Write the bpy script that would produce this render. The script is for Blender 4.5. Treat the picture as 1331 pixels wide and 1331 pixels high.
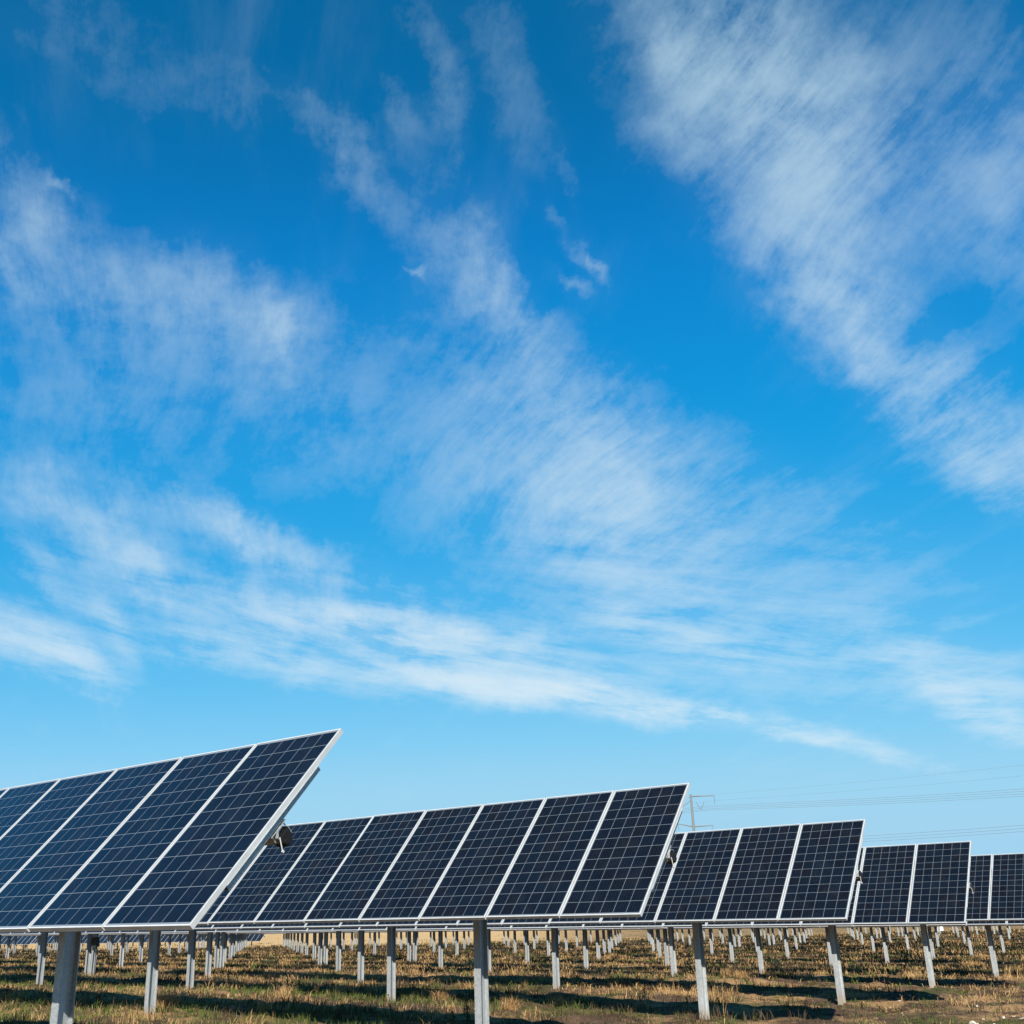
import bpy, math, random
import numpy as np
from mathutils import Vector, Matrix, Euler
R = math.radians
random.seed(7); rng = np.random.default_rng(7)
sc = bpy.context.scene
COL = sc.collection
for o in list(bpy.data.objects): bpy.data.objects.remove(o)

# ------------------------------------------------------------------ camera
YAW, PITCH, ROLL, EYE = 0.70952, 0.34192, -0.00884, 1.26439
F, CX, CY, W = 1371.559, 563.751, 725.175, 1331.0
c_, s_ = math.cos(YAW), math.sin(YAW); cp, sp = math.cos(PITCH), math.sin(PITCH); cr, sr = math.cos(ROLL), math.sin(ROLL)
right = Vector((c_, s_, 0)); fwd = Vector((-s_*cp, c_*cp, sp)); up = Vector((s_*sp, -c_*sp, cp))
cx_ax = right*cr + up*sr; cy_ax = right*(-sr) + up*cr
cam_d = bpy.data.cameras.new('camera'); cam = bpy.data.objects.new('camera', cam_d); COL.objects.link(cam)
m = Matrix.Identity(4)
for i, v in enumerate((cx_ax, cy_ax, -fwd)):
    for k in range(3): m[k][i] = v[k]
m[2][3] = EYE
cam.matrix_world = m
cam_d.sensor_width = 36; cam_d.lens = F/W*36
cam_d.shift_x = (W/2-CX)/W; cam_d.shift_y = (CY-W/2)/W
cam_d.clip_start = 0.05; cam_d.clip_end = 20000
sc.camera = cam

# ------------------------------------------------------------------ sun, sky and clouds
SUN = Vector((0.75, -1.176, 1.0)).normalized()
sl = bpy.data.lights.new('sun', 'SUN'); sl.energy = 5.0; sl.angle = R(0.5); sl.color = (1, 0.93, 0.82)
so = bpy.data.objects.new('sun', sl); COL.objects.link(so); so.rotation_euler = SUN.to_track_quat('Z', 'Y').to_euler()
so.location = (20, -30, 30)
sc.view_settings.view_transform = 'Standard'; sc.view_settings.look = 'None'
sc.view_settings.exposure = 1.0; sc.view_settings.gamma = 1; sc.view_settings.use_curve_mapping = False

SKY_HUE, SKY_SAT = 0.5, 1.25
CLOUD_LOW, CLOUD_HIGH = (7.4, 8.7, 9.5), (4.5, 6.5, 7.9)
class NT:
    def __init__(s, nt): s.t = nt; s.n = nt.nodes; s.l = nt.links
    def new(s, typ, ins=None, **kw):
        n = s.n.new(typ)
        for k, v in kw.items(): setattr(n, k, v)
        for k, v in (ins or {}).items():
            sk = n.inputs[k]
            if isinstance(v, bpy.types.NodeSocket): s.l.new(v, sk)
            else: sk.default_value = v
        return n
    def m(s, op, a, b=0.0, c=None, clamp=False):
        i = {0: a, 1: b}
        if c is not None: i[2] = c
        return s.new('ShaderNodeMath', i, operation=op, use_clamp=clamp).outputs[0]
    def v(s, op, a, b=(0, 0, 0)):
        n = s.new('ShaderNodeVectorMath', {0: a, 1: b}, operation=op)
        return n.outputs['Value'] if op in ('DOT_PRODUCT', 'LENGTH') else n.outputs[0]
    def noise(s, vec, scale, detail=4, rough=.55, dist=0, color=False, lac=2.0):
        n = s.new('ShaderNodeTexNoise', {'Vector': vec, 'Scale': scale, 'Detail': detail, 'Roughness': rough, 'Distortion': dist, 'Lacunarity': lac})
        return n.outputs['Color' if color else 'Fac']
    def ramp(s, x, a, b, lo=0.0, hi=1.0, smooth=True):
        n = s.new('ShaderNodeMapRange', {'Value': x, 'From Min': a, 'From Max': b, 'To Min': lo, 'To Max': hi})
        n.interpolation_type = 'SMOOTHSTEP' if smooth else 'LINEAR'
        return n.outputs[0]
    def mix(s, f, a, b, mode='MIX'):
        n = s.new('ShaderNodeMix', data_type='RGBA', blend_type=mode)
        for i, v in ((0, f), (6, a), (7, b)):
            if isinstance(v, bpy.types.NodeSocket): s.l.new(v, n.inputs[i])
            else: n.inputs[i].default_value = v if i == 0 else ((*v, 1) if len(v) == 3 else v)
        return n.outputs[2]

# cirrus masses: centre direction, long axis direction, half length, half width, weight
BLOBS = [
(-0.2447, 0.6869, 0.6843, 0.3796, 0.7173, -0.5842, 0.0882, 0.0508, 0.65),
(-0.2226, 0.7374, 0.6377, 0.0964, 0.6676, -0.7383, 0.0895, 0.048, 0.95),
(-0.2575, 0.7534, 0.605, 0.408, 0.6523, -0.6387, 0.1241, 0.0492, 0.5),
(-0.2564, 0.803, 0.538, 0.4285, 0.5934, -0.6814, 0.0675, 0.0332, 0.6),
(-0.2519, 0.8239, 0.5077, 0.5892, 0.5468, -0.5949, 0.0506, 0.0226, 0.4),
(-0.2218, 0.8635, 0.453, 0.6247, 0.4825, -0.6139, 0.0665, 0.0277, 0.5),
(-0.1778, 0.8975, 0.4036, 0.5772, 0.4273, -0.6959, 0.0781, 0.0336, 0.55),
(-0.1544, 0.9219, 0.3554, 0.7115, 0.3534, -0.6074, 0.0785, 0.0318, 0.4),
(-0.1004, 0.8201, 0.5634, -0.1034, 0.5546, -0.8257, 0.082, 0.0335, 0.5),
(-0.1113, 0.7781, 0.6182, 0.2894, 0.6205, -0.7289, 0.1032, 0.0546, 0.25),
(-0.2825, 0.6665, 0.6899, 0.247, 0.7455, -0.6191, 0.0562, 0.0289, 0.45),
(-0.1555, 0.793, 0.589, 0.1618, 0.6086, -0.7768, 0.0745, 0.0313, 0.28),
(-0.4692, 0.554, 0.6877, -0.2662, 0.6538, -0.7083, 0.0814, 0.0173, 0.38),
(-0.4187, 0.5815, 0.6976, -0.1435, 0.7161, -0.683, 0.0706, 0.0231, 0.32),
(-0.5119, 0.5309, 0.6753, 0.0862, 0.8139, -0.5745, 0.0345, 0.0134, 0.3),
(-0.6562, 0.3096, 0.6881, 0.4582, 0.8881, 0.0373, 0.0795, 0.0374, 0.24),
(-0.6232, 0.3991, 0.6725, 0.5915, 0.8032, 0.0714, 0.0739, 0.0195, 0.12),
(-0.5864, 0.4475, 0.6751, 0.3933, 0.886, -0.2456, 0.0625, 0.0172, 0.12),
(-0.5502, 0.5378, 0.6387, 0.2245, 0.8321, -0.5072, 0.0647, 0.0171, 0.45),
(-0.5093, 0.6363, 0.5794, 0.0956, 0.711, -0.6967, 0.0637, 0.021, 0.5),
(-0.4972, 0.687, 0.53, 0.3256, 0.7139, -0.6199, 0.0536, 0.0249, 0.4),
(-0.4046, 0.6494, 0.6439, -0.1284, 0.6567, -0.7431, 0.073, 0.0108, 0.18),
(-0.75, 0.328, 0.5743, -0.1716, 0.7421, -0.648, 0.0494, 0.0233, 0.55),
(-0.7111, 0.4484, 0.5416, 0.447, 0.8829, -0.1439, 0.1108, 0.0342, 0.5),
(-0.6583, 0.5158, 0.5482, 0.2775, 0.8433, -0.4603, 0.0826, 0.0335, 0.36),
(-0.654, 0.5451, 0.5246, -0.1798, 0.5615, -0.8077, 0.0346, 0.0113, 0.42),
(-0.7183, 0.5078, 0.4755, 0.4752, 0.8574, -0.1978, 0.1677, 0.0596, 0.38),
(-0.791, 0.4356, 0.4296, 0.3503, 0.8981, -0.2658, 0.1316, 0.0411, 0.2),
(-0.5198, 0.714, 0.4691, 0.4309, 0.6933, -0.5777, 0.1213, 0.054, 0.4),
(-0.4505, 0.7851, 0.4251, 0.397, 0.6027, -0.6923, 0.084, 0.0429, 0.6),
(-0.4957, 0.7832, 0.3755, 0.6062, 0.6215, -0.4962, 0.1174, 0.0505, 0.35),
(-0.4154, 0.8428, 0.3421, 0.7694, 0.5262, -0.3621, 0.1778, 0.0637, 0.36),
(-0.5709, 0.7283, 0.379, 0.4881, 0.6723, -0.5565, 0.1602, 0.0655, 0.2),
(-0.327, 0.8717, 0.3649, 0.5859, 0.49, -0.6454, 0.1282, 0.0414, 0.22),
(-0.8212, 0.4405, 0.3627, 0.365, 0.8941, -0.2594, 0.0899, 0.024, 0.6),
(-0.7255, 0.5972, 0.342, 0.5102, 0.8003, -0.315, 0.1039, 0.0187, 0.7),
(-0.806, 0.4958, 0.3233, 0.3091, 0.8184, -0.4844, 0.049, 0.014, 0.3),
(-0.7031, 0.6545, 0.278, 0.6344, 0.7539, -0.1708, 0.122, 0.0159, 0.7),
(-0.6122, 0.7459, 0.2624, 0.7264, 0.6616, -0.1861, 0.1305, 0.0174, 0.6),
(-0.8678, 0.4281, 0.2523, 0.3229, 0.8717, -0.3687, 0.0569, 0.0256, 0.75),
(-0.8393, 0.4918, 0.2317, 0.3352, 0.8037, -0.4917, 0.0458, 0.0172, 0.7),
(-0.7593, 0.6012, 0.249, 0.5768, 0.799, -0.1703, 0.0936, 0.02, 0.65),
(-0.8025, 0.5071, 0.3144, 0.4766, 0.8618, -0.1733, 0.0608, 0.0154, 0.3),
(-0.6346, 0.7386, 0.2275, 0.7266, 0.6705, -0.1502, 0.1087, 0.0188, 0.5),
(-0.5208, 0.8289, 0.2039, 0.8181, 0.5529, -0.1582, 0.0987, 0.0122, 1.0),
(-0.3827, 0.9081, 0.17, 0.8652, 0.4168, -0.2788, 0.1038, 0.0089, 0.95),
(-0.3729, 0.8956, 0.2425, 0.8653, 0.43, -0.2575, 0.1744, 0.0415, 0.3),
(-0.2152, 0.9567, 0.1957, 0.861, 0.2805, -0.4243, 0.0803, 0.0225, 0.4),
(-0.2059, 0.9662, 0.1552, 0.8659, 0.2538, -0.4311, 0.0554, 0.0114, 0.45),
(-0.6115, 0.7488, 0.2555, 0.7424, 0.6547, -0.1419, 0.2385, 0.0436, 0.16),
(-0.8386, 0.4615, 0.2894, 0.238, 0.7883, -0.5674, 0.036, 0.0096, 0.3),
(-0.818, 0.5094, 0.267, 0.1171, 0.602, -0.7898, 0.0465, 0.0111, 0.35),
(-0.7389, 0.5866, 0.3315, 0.0393, 0.5286, -0.848, 0.032, 0.0086, 0.25),
(-0.6271, 0.7466, 0.2222, 0.6917, 0.6649, -0.2818, 0.0499, 0.0087, 0.4),
(-0.4436, 0.8573, 0.2613, 0.8044, 0.5094, -0.3056, 0.0936, 0.0156, 0.3),
(-0.8416, 0.4376, 0.3165, 0.2336, 0.8234, -0.5172, 0.0433, 0.0109, 0.3),
(-0.2312, 0.9559, 0.1813, 0.8299, 0.291, -0.476, 0.0538, 0.009, 0.4),
(-0.4303, 0.6818, 0.5916, 0.397, 0.7315, -0.5543, 0.0322, 0.0097, 0.5),
(-0.4133, 0.7101, 0.57, 0.0663, 0.6478, -0.7589, 0.0264, 0.0062, 0.4),
(-0.4424, 0.7028, 0.5571, 0.5741, 0.6992, -0.4261, 0.0309, 0.0063, 0.4),
(-0.547, 0.6138, 0.5693, 0.5955, 0.7632, -0.2507, 0.009, 0.0042, 0.4),
(-0.7263, 0.3423, 0.5961, 0.4592, 0.8869, 0.0503, 0.013, 0.0058, 0.5)]

world = bpy.data.worlds.new('World'); sc.world = world; world.use_nodes = True
N = NT(world.node_tree); N.n.clear()
wo = N.new('ShaderNodeOutputWorld'); bg = N.new('ShaderNodeBackground', {'Strength': 0.05})
N.l.new(bg.outputs[0], wo.inputs[0])
sky = N.new('ShaderNodeTexSky', sky_type='NISHITA', sun_disc=False)
sky.sun_elevation = math.asin(SUN.z); sky.sun_rotation = math.atan2(SUN.x, SUN.y)
sky.altitude = 1600; sky.air_density = 1.0; sky.dust_density = 0.3; sky.ozone_density = 3.0
D = N.new('ShaderNodeTexCoord').outputs['Generated']
D = N.v('NORMALIZE', D)
xyz = N.new('ShaderNodeSeparateXYZ', {0: D})
X_, Y_, Z_ = xyz.outputs
# deep polarised blue of high, dry autumn air
pre = N.v('MULTIPLY', sky.outputs[0], (.1, .1, .1))
cv = N.new('ShaderNodeRGBCurve', {'Color': pre})
for ci, pts in enumerate((((0, 0), (.07, .004), (.11, .012), (.17, .07), (.28, .22), (.38, .33), (.8, .36), (1, .42)),
                          ((0, 0), (.1, .142), (.15, .26), (.25, .40), (.45, .59), (.6, .655), (.85, .65), (1, .68)),
                          ((0, 0), (.2, .365), (.29, .65), (.45, .80), (.72, .90), (.88, .88), (1, .85)))):
    cu = cv.mapping.curves[ci]
    cu.points[0].location = pts[0]; cu.points[1].location = pts[-1]
    for q in pts[1:-1]: cu.points.new(*q)
cv.mapping.update()
sat = N.v('MULTIPLY', cv.outputs[0], (10, 10, 10))
# drifting direction (wind) on the cirrus sheet; coordinates on a flat sheet high above the ground
zc = N.m('MAXIMUM', Z_, 0.035)
zc = N.m('ADD', zc, 0.10)
fx, fy = -0.7985, 0.6020
al = N.m('DIVIDE', N.v('DOT_PRODUCT', D, (fx, fy, 0)), zc)      # along the fibres
ac = N.m('DIVIDE', N.v('DOT_PRODUCT', D, (-fy, fx, 0)), zc)     # across them
P = N.new('ShaderNodeCombineXYZ', {0: al, 1: ac}).outputs[0]
wn = N.noise(P, .9, 2, .45, color=True)
wn = N.v('SUBTRACT', wn, (.5, .5, .5))
# domain-warped direction for the masses
wd = N.v('SUBTRACT', N.noise(D, 7, 5, .6, color=True), (.5, .5, .5))
wd2 = N.v('SUBTRACT', N.noise(D, 21, 5, .65, color=True), (.5, .5, .5))
calm = N.m('SUBTRACT', 1.0, N.m('MULTIPLY', N.ramp(Z_, .40, .20), .7))
wd = N.new('ShaderNodeVectorMath', {0: wd, 3: calm}, operation='SCALE').outputs[0]
wd2 = N.new('ShaderNodeVectorMath', {0: wd2, 3: calm}, operation='SCALE').outputs[0]
Dw = N.v('ADD', D, N.new('ShaderNodeVectorMath', {0: wd, 3: 0.09}, operation='SCALE').outputs[0])
Dw = N.v('ADD', Dw, N.new('ShaderNodeVectorMath', {0: wd2, 3: 0.06}, operation='SCALE').outputs[0])
mass = None
for (a0, a1, a2, e0, e1, e2, hl, hw, amp) in BLOBS:
    c = Vector((a0, a1, a2)); e = Vector((e0, e1, e2)); e -= c*e.dot(c); e.normalize(); f = c.cross(e)
    rot = Matrix((e, f, c)).transposed().to_euler()
    mp = N.new('ShaderNodeMapping', {'Vector': Dw, 'Location': c, 'Rotation': rot, 'Scale': (hl*1.1, hw*1.15, .5)}, vector_type='TEXTURE').outputs[0]
    g = N.m('POWER', math.e**-1, N.v('DOT_PRODUCT', mp, mp))
    mass = N.m('MULTIPLY', g, amp) if mass is None else N.m('MULTIPLY_ADD', g, amp, mass)
# fibres: long along the wind, fine across, bent by a slow warp
wx = N.new('ShaderNodeVectorMath', {0: wn, 3: 0.45}, operation='SCALE').outputs[0]
Pw = N.v('ADD', P, wx)
def streak(su, sv, det, rough):
    mp = N.new('ShaderNodeMapping', {'Vector': Pw, 'Scale': (su, sv, 1)}).outputs[0]
    return N.noise(mp, 1.0, det, rough)
f1 = streak(2.0, 8, 6, .65)
f2 = streak(7, 36, 6, .7)
f3 = N.noise(Pw, 5.5, 7, .62)          # soft, lumpy
f4 = N.noise(D, 15, 9, .72)
fib = N.m('ADD', N.m('MULTIPLY', f1, .26), N.m('ADD', N.m('MULTIPLY', f2, .22), N.m('ADD', N.m('MULTIPLY', f3, .26), N.m('MULTIPLY', f4, .26))))
# near the horizon the sheet is seen edge-on: long, nearly level streaks
lat = N.v('DOT_PRODUCT', D, (.76, .65, 0)); e5 = N.m('ADD', N.m('MULTIPLY', Z_, 34), N.m('MULTIPLY', lat, 6))
f5 = N.noise(N.new('ShaderNodeCombineXYZ', {0: N.m('MULTIPLY', lat, 6), 1: e5, 2: 0.0}).outputs[0], 1.0, 9, .66, .25)
lowf = N.ramp(Z_, .42, .24)
fib = N.m('ADD', N.m('MULTIPLY', fib, N.m('SUBTRACT', 1.0, N.m('MULTIPLY', lowf, .8))), N.m('MULTIPLY', f5, N.m('MULTIPLY', lowf, .8)))
fib = N.ramp(fib, .40, .62, 0, 1, smooth=False)
mass = N.m('MULTIPLY', N.m('POWER', N.m('MAXIMUM', N.m('SUBTRACT', mass, .05), 0.0), 1.3), 1.12)
base = N.m('MULTIPLY', mass, N.m('ADD', .10, N.m('MULTIPLY', fib, 1.25)))
thin = N.m('MULTIPLY', N.ramp(f1, .45, .75), N.ramp(N.noise(D, 4, 3), .45, .7, 0, .10))
ero = N.ramp(N.m('ADD', N.m('MULTIPLY', f3, .4), N.m('ADD', N.m('MULTIPLY', f4, .35), N.m('MULTIPLY', f1, .25))), .40, .58)
base = N.m('MULTIPLY', N.m('MAXIMUM', N.m('SUBTRACT', base, N.m('MULTIPLY', N.m('SUBTRACT', 1.0, ero), .12)), 0.0), .90)
base = N.m('ADD', base, N.m('MULTIPLY', N.m('MINIMUM', mass, .8), .11))
base = N.m('MULTIPLY', base, N.m('ADD', 1.0, N.m('MULTIPLY', lowf, .45)))
dens = N.m('ADD', base, thin)
dens = N.m('SUBTRACT', 1.0, N.m('EXPONENT', N.m('MULTIPLY', dens, -.95)))
cloudcol = N.mix(N.ramp(Z_, .05, .75), (CLOUD_LOW), (CLOUD_HIGH))
sky_c = N.mix(N.m('MINIMUM', dens, .92), sat, cloudcol)
N.l.new(sky_c, bg.inputs[0])
world.cycles.sampling_method = 'MANUAL'; world.cycles.sample_map_resolution = 512

# ------------------------------------------------------------------ terrain height
def _h(ix, iy, s):
    v = (ix*374761393 + iy*668265263 + s*1442695041) & 0x7fffffff
    v = (v ^ (v >> 13))*1274126177 & 0x7fffffff
    return ((v ^ (v >> 16)) & 0xffff)/65535.0
def vnoise(x, y, s=0):
    x = np.asarray(x, float); y = np.asarray(y, float)
    ix = np.floor(x).astype(np.int64); iy = np.floor(y).astype(np.int64)
    fx = x-ix; fy = y-iy; fx = fx*fx*(3-2*fx); fy = fy*fy*(3-2*fy)
    a = _h(ix, iy, s); b = _h(ix+1, iy, s); c = _h(ix, iy+1, s); d = _h(ix+1, iy+1, s)
    return (a*(1-fx)+b*fx)*(1-fy)+(c*(1-fx)+d*fx)*fy
def fbm(x, y, s=0, o=4):
    r = 0; a = .5; t = 0
    for k in range(o): r = r+a*vnoise(x*2**k+13.7*k, y*2**k-7.1*k, s+k); t += a; a *= .55
    return r/t
def sm(x, a, b):
    t = np.clip((x-a)/(b-a), 0, 1); return t*t*(3-2*t)
BUMP = [(-8.52, 16.34, -.085), (-8.52, 21.93, -.092), (-8.52, 27.52, -.067), (-15.09, 10.75, .10), (-15.09, 21.93, .02),
        (-15.09, 27.52, .089), (-21.65, 16.34, .069), (-21.65, 27.52, .10), (-21.65, 21.93, -.04)]
def lift(y): return 1.5*sm(np.asarray(y, float), 45, 150)
def H(x, y, fine=True):
    x = np.asarray(x, float); y = np.asarray(y, float)
    z = np.zeros(np.broadcast(x, y).shape)
    for bx, by, bz in BUMP: z = z+bz*np.exp(-((x-bx)**2+(y-by)**2)/(2*2.3**2))
    d = np.hypot(x, y)
    z = z+lift(y)*np.clip(1+(x+6)/90, 0, 1.25)
    z = z-.9*sm(-x, 99, 112)*(1-sm(-x, 260, 420))*(1-sm(y, 150, 260))*sm(y, 20, 50)
    z = z+.05*(fbm(x*.22, y*.5, 3, 3)-.5)*2
    z = z+5.6*sm(d, 170, 700)+1.2*(fbm(x*.004, y*.004, 9, 2)-.5)*sm(d, 150, 500)
    if fine:
        near = 1-sm(d, 60, 160)
        z = z+near*(.10*(fbm(x*1.1, y*1.7, 21, 3)-.5)*2+.06*(fbm(x*4.5, y*4.5, 31, 3)-.5)*2)
    return z
def Hs(x, y): return float(H(np.array([x]), np.array([y]))[0])

# ------------------------------------------------------------------ materials
def mat(name, rough=.5, metal=0.0, col=None, spec=.5):
    m_ = bpy.data.materials.new(name); m_.use_nodes = True
    n = NT(m_.node_tree); b = n.n['Principled BSDF']
    b.inputs['Roughness'].default_value = rough; b.inputs['Metallic'].default_value = metal
    b.inputs['Specular IOR Level'].default_value = spec
    if col: b.inputs['Base Color'].default_value = (*col, 1)
    return m_, n, b
def bump(n, b, hgt, strength=.3, dist=.01):
    bp_ = n.new('ShaderNodeBump', {'Height': hgt, 'Strength': strength, 'Distance': dist}); n.l.new(bp_.outputs[0], b.inputs['Normal'])

# photovoltaic laminate: 6 x 12 polycrystalline cells behind glass
M_cell, n, b = mat('solar_cells', .13, 0, spec=.22)
oc = n.new('ShaderNodeTexCoord').outputs['Object']; sx_ = n.new('ShaderNodeSeparateXYZ', {0: oc})
rnd = n.new('ShaderNodeObjectInfo').outputs['Random']
CP = .1583
u = n.m('DIVIDE', n.m('SUBTRACT', sx_.outputs[0], (.992-6*CP)/2), CP); v = n.m('DIVIDE', n.m('SUBTRACT', sx_.outputs[1], (1.956-12*CP)/2), CP)
fu = n.m('FRACT', u); fv = n.m('FRACT', v)
def edge(f, g): return n.m('LESS_THAN', n.m('SUBTRACT', .5, n.m('ABSOLUTE', n.m('SUBTRACT', f, .5))), g)
gap = n.m('MAXIMUM', edge(fu, .013), edge(fv, .013))
out_ = n.m('MAXIMUM', n.m('GREATER_THAN', n.m('ABSOLUTE', n.m('SUBTRACT', u, 3)), 3.0), n.m('GREATER_THAN', n.m('ABSOLUTE', n.m('SUBTRACT', v, 6)), 6.0))
gap = n.m('MAXIMUM', gap, out_)
bb = n.m('LESS_THAN', n.m('ABSOLUTE', n.m('SUBTRACT', n.m('FRACT', n.m('MULTIPLY', fu, 4)), .5)), .022)
cid = n.new('ShaderNodeCombineXYZ', {0: n.m('FLOOR', u), 1: n.m('FLOOR', v), 2: n.m('MULTIPLY', rnd, 97)}).outputs[0]
wn_ = n.new('ShaderNodeTexWhiteNoise', {0: cid}); wv = wn_.outputs['Value']
grain = n.new('ShaderNodeTexVoronoi', {'Vector': n.v('ADD', oc, n.new('ShaderNodeVectorMath', {0: (7, 3, 5), 3: rnd}, operation='SCALE').outputs[0]), 'Scale': 55}).outputs['Color']
gr = n.new('ShaderNodeSeparateXYZ', {0: grain}).outputs[0]
cellc = n.mix(wv, (.0021, .0036, .0070), (.0032, .0062, .0118))
cellc = n.mix(n.m('MULTIPLY', n.m('GREATER_THAN', wn_.outputs['Color'], .8), .6) if False else n.ramp(wv, .74, .80, 0, .9, False), cellc, (.0034, .0032, .0048))
cellc = n.mix(n.ramp(rnd, .55, .9, 0, .4), cellc, (.0032, .0030, .0052))
cellc = n.mix(n.m('MULTIPLY', n.ramp(n.noise(n.v('ADD', oc, n.new('ShaderNodeVectorMath', {0: (31, 17, 0), 3: rnd}, operation='SCALE').outputs[0]), 2.2, 2), .5, .68), .7), cellc, (.0028, .0028, .0040))
cellc = n.mix(n.m('MULTIPLY', gr, .35), cellc, (.0050, .0080, .0150))
c1 = n.mix(n.m('MULTIPLY', bb, .30), cellc, (.05, .065, .085))
c1 = n.mix(gap, c1, (.13, .155, .18))
dust = n.noise(oc, 3.0, 5, .6)
c1 = n.mix(n.ramp(dust, .4, .8, .0, .02), c1, (.20, .17, .13))
n.l.new(c1, b.inputs['Base Color'])
n.l.new(n.ramp(dust, .3, .7, .10, .2), b.inputs['Roughness'])

M_alu, n, b = mat('anodised_aluminium', .45, .12, (.5, .51, .52))
oc = n.new('ShaderNodeTexCoord').outputs['Object']
n.l.new(n.mix(n.ramp(n.noise(oc, 6, 4), .35, .7), (.40, .41, .415), (.47, .48, .48)), b.inputs['Base Color'])
M_back, n, b = mat('white_backsheet', .6, 0, (.72, .73, .72))
M_galv, n, b = mat('galvanised_steel', .5, .45)
oc = n.new('ShaderNodeTexCoord').outputs['Object']
ge = n.new('ShaderNodeNewGeometry').outputs['Position']
sp1 = n.new('ShaderNodeTexVoronoi', {'Vector': ge, 'Scale': 90}).outputs['Color']
sp1 = n.new('ShaderNodeSeparateXYZ', {0: sp1}).outputs[0]
g1 = n.mix(sp1, (.25, .275, .29), (.37, .395, .41))
mpz = n.new('ShaderNodeMapping', {'Vector': ge, 'Scale': (9, 9, 1.2)}).outputs[0]
g1 = n.mix(n.ramp(n.noise(mpz, 1.0, 5, .6), .42, .75), g1, (.42, .445, .455))
g1 = n.mix(n.ramp(n.noise(mpz, 2.3, 4, .6), .66, .78, 0, .35), g1, (.26, .21, .16))
oz = n.new('ShaderNodeSeparateXYZ', {0: ge}).outputs[2]
splash = n.m('MULTIPLY', n.ramp(n.m('ADD', oz, n.m('MULTIPLY', n.noise(ge, 11, 3), .18)), .06, .30, 1, 0), .6)
g1 = n.mix(splash, g1, (.33, .25, .17))
n.l.new(g1, b.inputs['Base Color'])
n.l.new(n.ramp(n.noise(ge, 20, 3), .3, .7, .42, .62), b.inputs['Roughness'])
M_dark, n, b = mat('dark_plastic', .55, 0, (.025, .024, .023))
M_rust, n, b = mat('weathered_dark_steel', .6, .3, (.007, .0065, .006))
M_white, n, b = mat('white_painted_metal', .45, 0, (.78, .78, .76))

# soil and ground
M_ground, n, b = mat('field_ground', .95, 0, spec=.15)
ge = n.new('ShaderNodeNewGeometry').outputs['Position']
gx = n.new('ShaderNodeSeparateXYZ', {0: ge})
dist = n.v('LENGTH', ge)
soil = n.mix(n.ramp(n.noise(ge, 1.3, 6, .62), .3, .72), (.050, .030, .018), (.100, .062, .039))
soil = n.mix(n.ramp(n.noise(ge, 14, 5, .65), .5, .75, 0, .6), soil, (.165, .112, .072))
soil = n.mix(n.ramp(n.noise(ge, 3.3, 5, .65), .55, .7, 0, .7), soil, (.030, .019, .012))
straw = n.mix(n.noise(ge, 9, 5, .7), (.17, .10, .045), (.33, .205, .10))
mstr = n.ramp(n.noise(ge, .55, 6, .66), .46, .58)
mid = n.mix(mstr, soil, straw)
green = n.mix(n.noise(ge, 6, 4, .7), (.025, .036, .009), (.065, .08, .02))
mid = n.mix(n.ramp(n.noise(n.v('ADD', ge, (40, 9, 0)), .40, 6, .66), .5, .60, 0, .8), mid, green)
stx = n.new('ShaderNodeMapping', {'Vector': ge, 'Scale': (.02, .06, 1)}).outputs[0]
farc = n.mix(n.noise(stx, 1.0, 5, .6), (.36, .235, .105), (.46, .315, .155))
brg = n.m('DIVIDE', gx.outputs[0], n.m('MAXIMUM', gx.outputs[1], 1.0))
strawf = n.mix(n.ramp(n.noise(stx, 6.0, 6, .7), .42, .60), (.29, .18, .08), (.10, .07, .034))
strawf = n.mix(n.ramp(n.noise(n.new('ShaderNodeMapping', {'Vector': ge, 'Scale': (.05, .16, 1)}).outputs[0], 2.0, 5, .7), .50, .62), strawf, (.055, .055, .02))
farc = n.mix(n.ramp(brg, -.80, -.55), farc, strawf)
mid = n.mix(n.ramp(dist, 45, 110), mid, n.mix(.55, mid, strawf))
col = n.mix(n.ramp(n.m('ADD', dist, n.m('MULTIPLY', n.noise(stx, 5, 4), 40)), 120, 160), mid, farc)
n.l.new(col, b.inputs['Base Color'])
bump(n, b, n.m('ADD', n.noise(ge, 16, 6, .7), n.m('MULTIPLY', n.noise(ge, 60, 4, .7), .4)), .9, .05)

def veg_mat(name, c0, c1, c2, rough=.75, trans=.25):
    m_, n, b = mat(name, rough, 0, spec=.2)
    g = n.new('ShaderNodeNewGeometry')
    r_ = g.outputs['Random Per Island']; pn = n.noise(g.outputs['Position'], 2.2, 5, .7)
    r_ = n.m('ADD', n.m('MULTIPLY', r_, .35), n.m('MULTIPLY', n.ramp(n.noise(g.outputs['Position'], 5.5, 4, .7), .38, .62), .65))
    c = n.mix(r_, c0, c1); c = n.mix(n.ramp(pn, .4, .65), c, c2)
    n.l.new(c, b.inputs['Base Color'])
    tr = n.new('ShaderNodeBsdfTranslucent', {'Color': c})
    mx = n.new('ShaderNodeMixShader', {0: trans, 1: b.outputs[0], 2: tr.outputs[0]})
    n.l.new(mx.outputs[0], n.n['Material Output'].inputs[0])
    return m_
M_green = veg_mat('green_grass_blades', (.040, .072, .012), (.125, .175, .035), (.10, .12, .028))
M_dry = veg_mat('dry_straw_blades', (.23, .135, .055), (.58, .39, .19), (.42, .25, .105))
M_olive = veg_mat('olive_weed_leaves', (.030, .032, .012), (.10, .085, .032), (.055, .038, .018))
M_dead = veg_mat('dead_brown_stalks', (.030, .019, .012), (.11, .07, .04), (.055, .036, .022), trans=.1)

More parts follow.
